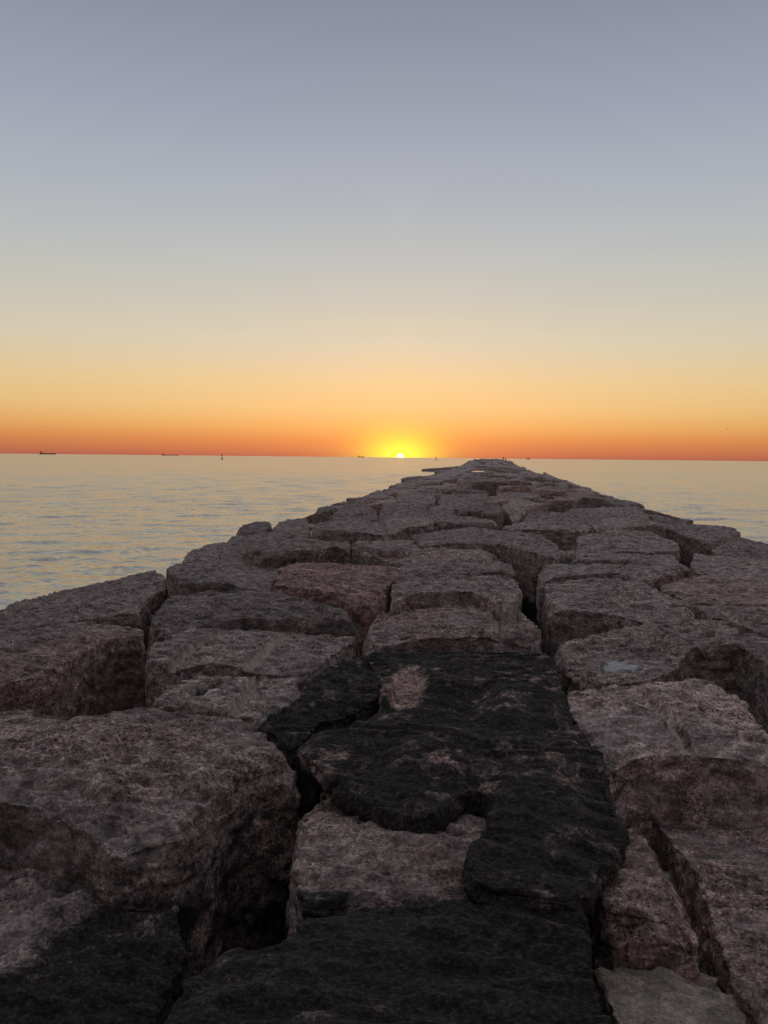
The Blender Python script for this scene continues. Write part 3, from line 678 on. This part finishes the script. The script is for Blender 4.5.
def marker(px, D, H, label):
    p = at_dist(px, 460, D); p[2] = SEA; root = empty('channel_marker', p); tag(root, label, 'channel marker', 'channel markers on the water')
    bm = bmesh.new(); cyl(bm, (0,0,-2), (0,0,H*.8), .38, .32, 14)
    for a in (0.5, 2.6, 4.7): cyl(bm, (1.0*math.cos(a),1.0*math.sin(a),-2), (.25*math.cos(a),.25*math.sin(a),H*.45), .2, .17, 10)
    mesh_obj('pile', bm, CONC if H < 6.2 else STEEL, root)
    bm = bmesh.new(); box(bm, (0,-.42,H*.72), (1.1,.08,1.1)); mesh_obj('daymark', bm, STEEL, root)
    bm = bmesh.new(); cyl(bm, (0,0,H*.8), (0,0,H*.93), .25, .25, 12); cyl(bm, (0,0,H*.93), (0,0,H), .3, .05, 12); mesh_obj('lantern', bm, STEEL, root)
marker(222, 780, 6.0, 'slender channel marker pile standing in the water between the tanker and the sun')
marker(436, 1230, 6.8, 'channel marker pile in the water between the sun and the jetty tip')
FEATH = flat_mat('grey_feathers', (.12,.11,.11), .8, 0, 30)
def bird(px, py, D, span, roll, label):
    d = ray(px, py); p = CAMP+d*D; root = empty('gull', p, random.uniform(0,1)); root.rotation_euler[1] = roll
    bm = bmesh.new(); n = 8; rs = []
    prof_ = [(-.32,.01),(-.25,.045),(-.1,.075),(.08,.08),(.2,.05),(.27,.045),(.32,.03),(.37,.008)]
    for x, r in prof_: rs.append([bm.verts.new((r*math.cos(t*2*math.pi/n), x, r*math.sin(t*2*math.pi/n))) for t in range(n)])
    for i in range(len(rs)-1):
        for k in range(n): bm.faces.new((rs[i][k], rs[i][(k+1)%n], rs[i+1][(k+1)%n], rs[i+1][k]))
    bm.faces.new(rs[0]); bm.faces.new(rs[-1][::-1])
    for sx in (-1, 1):
        st = [(0.04,.13,-.10,.03,.03),(.25,.14,-.09,.14,.02),(span*.5,.0,-.16,.06,.008)]
        prev = None
        for (x, y1, y0, z, th) in st:
            q = [bm.verts.new((sx*x, y_, z_)) for y_, z_ in ((y0,z),(y1,z+th),(y1,z-th*.2),(y0,z-.004))]
            if prev:
                for k in range(4): bm.faces.new((prev[k], q[k], q[(k+1)%4], prev[(k+1)%4]))
            prev = q
        bm.faces.new(prev)
    bmesh.ops.recalc_face_normals(bm, faces=bm.faces)
    mesh_obj('body', bm, FEATH, root); tag(root, label, 'bird', 'gulls flying over the sea')
bird(45.5, 432, 260, 1.2, .2, 'small gull flying above the cargo ship on the left')
bird(727, 429, 250, 1.2, -.25, 'small gull flying at the upper right, the highest on that side')
bird(707, 446, 420, 1.2, .1, 'tiny gull low over the horizon at the right')
bird(604, 444, 480, 1.2, -.1, 'tiny gull low over the sea right of the jetty tip')
CLOTH = flat_mat('dark_clothing', (.03,.03,.04), .85, 0, 20)
def person(px, D, rz, arm, label):
    c = at_dist(px, 461, D); k_ = min(1, (D-290)/60); k_ = k_*k_*(3-2*k_); root = empty('person', (c[0], D, prof(c[0])+.12+.75*k_), rz)
    J = {'pel':(0,0,.95,.15),'wst':(0,0,1.1,.13),'chs':(0,0,1.35,.17),'nek':(0,.01,1.5,.06),'hd1':(0,.02,1.58,.085),'hd2':(0,.02,1.70,.10)}
    for s_, n_ in ((-1,'L'),(1,'R')):
        J.update({'hip'+n_:(.1*s_,0,.88,.1),'kne'+n_:(.12*s_,.02,.48,.065),'ank'+n_:(.13*s_,-.01,.08,.045),'toe'+n_:(.14*s_,.14,.04,.04),
                  'sh'+n_:(.2*s_,0,1.42,.07),'el'+n_:((.28)*s_,-.02,1.13,.05),'wr'+n_:((.28+arm*.05)*s_,.08+arm*.1,.9+arm*.25,.035),'hn'+n_:((.28+arm*.02)*s_,.12+arm*.12,.82+arm*.3,.04)})
    E_ = [('pel','wst'),('wst','chs'),('chs','nek'),('nek','hd1'),('hd1','hd2')]
    for n_ in 'LR': E_ += [('pel','hip'+n_),('hip'+n_,'kne'+n_),('kne'+n_,'ank'+n_),('ank'+n_,'toe'+n_),('chs','sh'+n_),('sh'+n_,'el'+n_),('el'+n_,'wr'+n_),('wr'+n_,'hn'+n_)]
    keys = list(J); me = bpy.data.meshes.new('body'); me.from_pydata([J[k][:3] for k in keys], [(keys.index(a), keys.index(b)) for a, b in E_], [])
    o = bpy.data.objects.new('body', me); COL.objects.link(o)
    md = o.modifiers.new('s', 'SKIN'); o.modifiers.new('u', 'SUBSURF').levels = 1
    for i, k in enumerate(keys): me.skin_vertices[0].data[i].radius = (J[k][3],)*2; me.skin_vertices[0].data[i].use_root = (k == 'pel')
    me.materials.append(CLOTH); o.parent = root; tag(root, label, 'person', 'people on the jetty tip')
person(503.3, 330, .4, 0, 'left one of the two tiny dark figures standing on the jetty tip')
person(505.6, 345, -2.4, 1, 'right one of the two tiny dark figures standing on the jetty tip')
def puddle():
    me = bpy.data.meshes.new('puddle'); c = at(481, 474, -.12); n = 40; vs = []
    for i in range(n):
        a = i/n*2*math.pi; k = 1+.18*math.sin(3*a+1)+.1*math.sin(7*a)
        vs.append((c[0]+1.25*math.cos(a)*k, 90+8*math.sin(a)*k, -.02))
    me.from_pydata(vs, [], [list(range(n))]); o = bpy.data.objects.new('puddle', me); COL.objects.link(o)
    me.materials.append(bpy.data.materials['sea_water']); tag(o, kind='structure')
puddle()
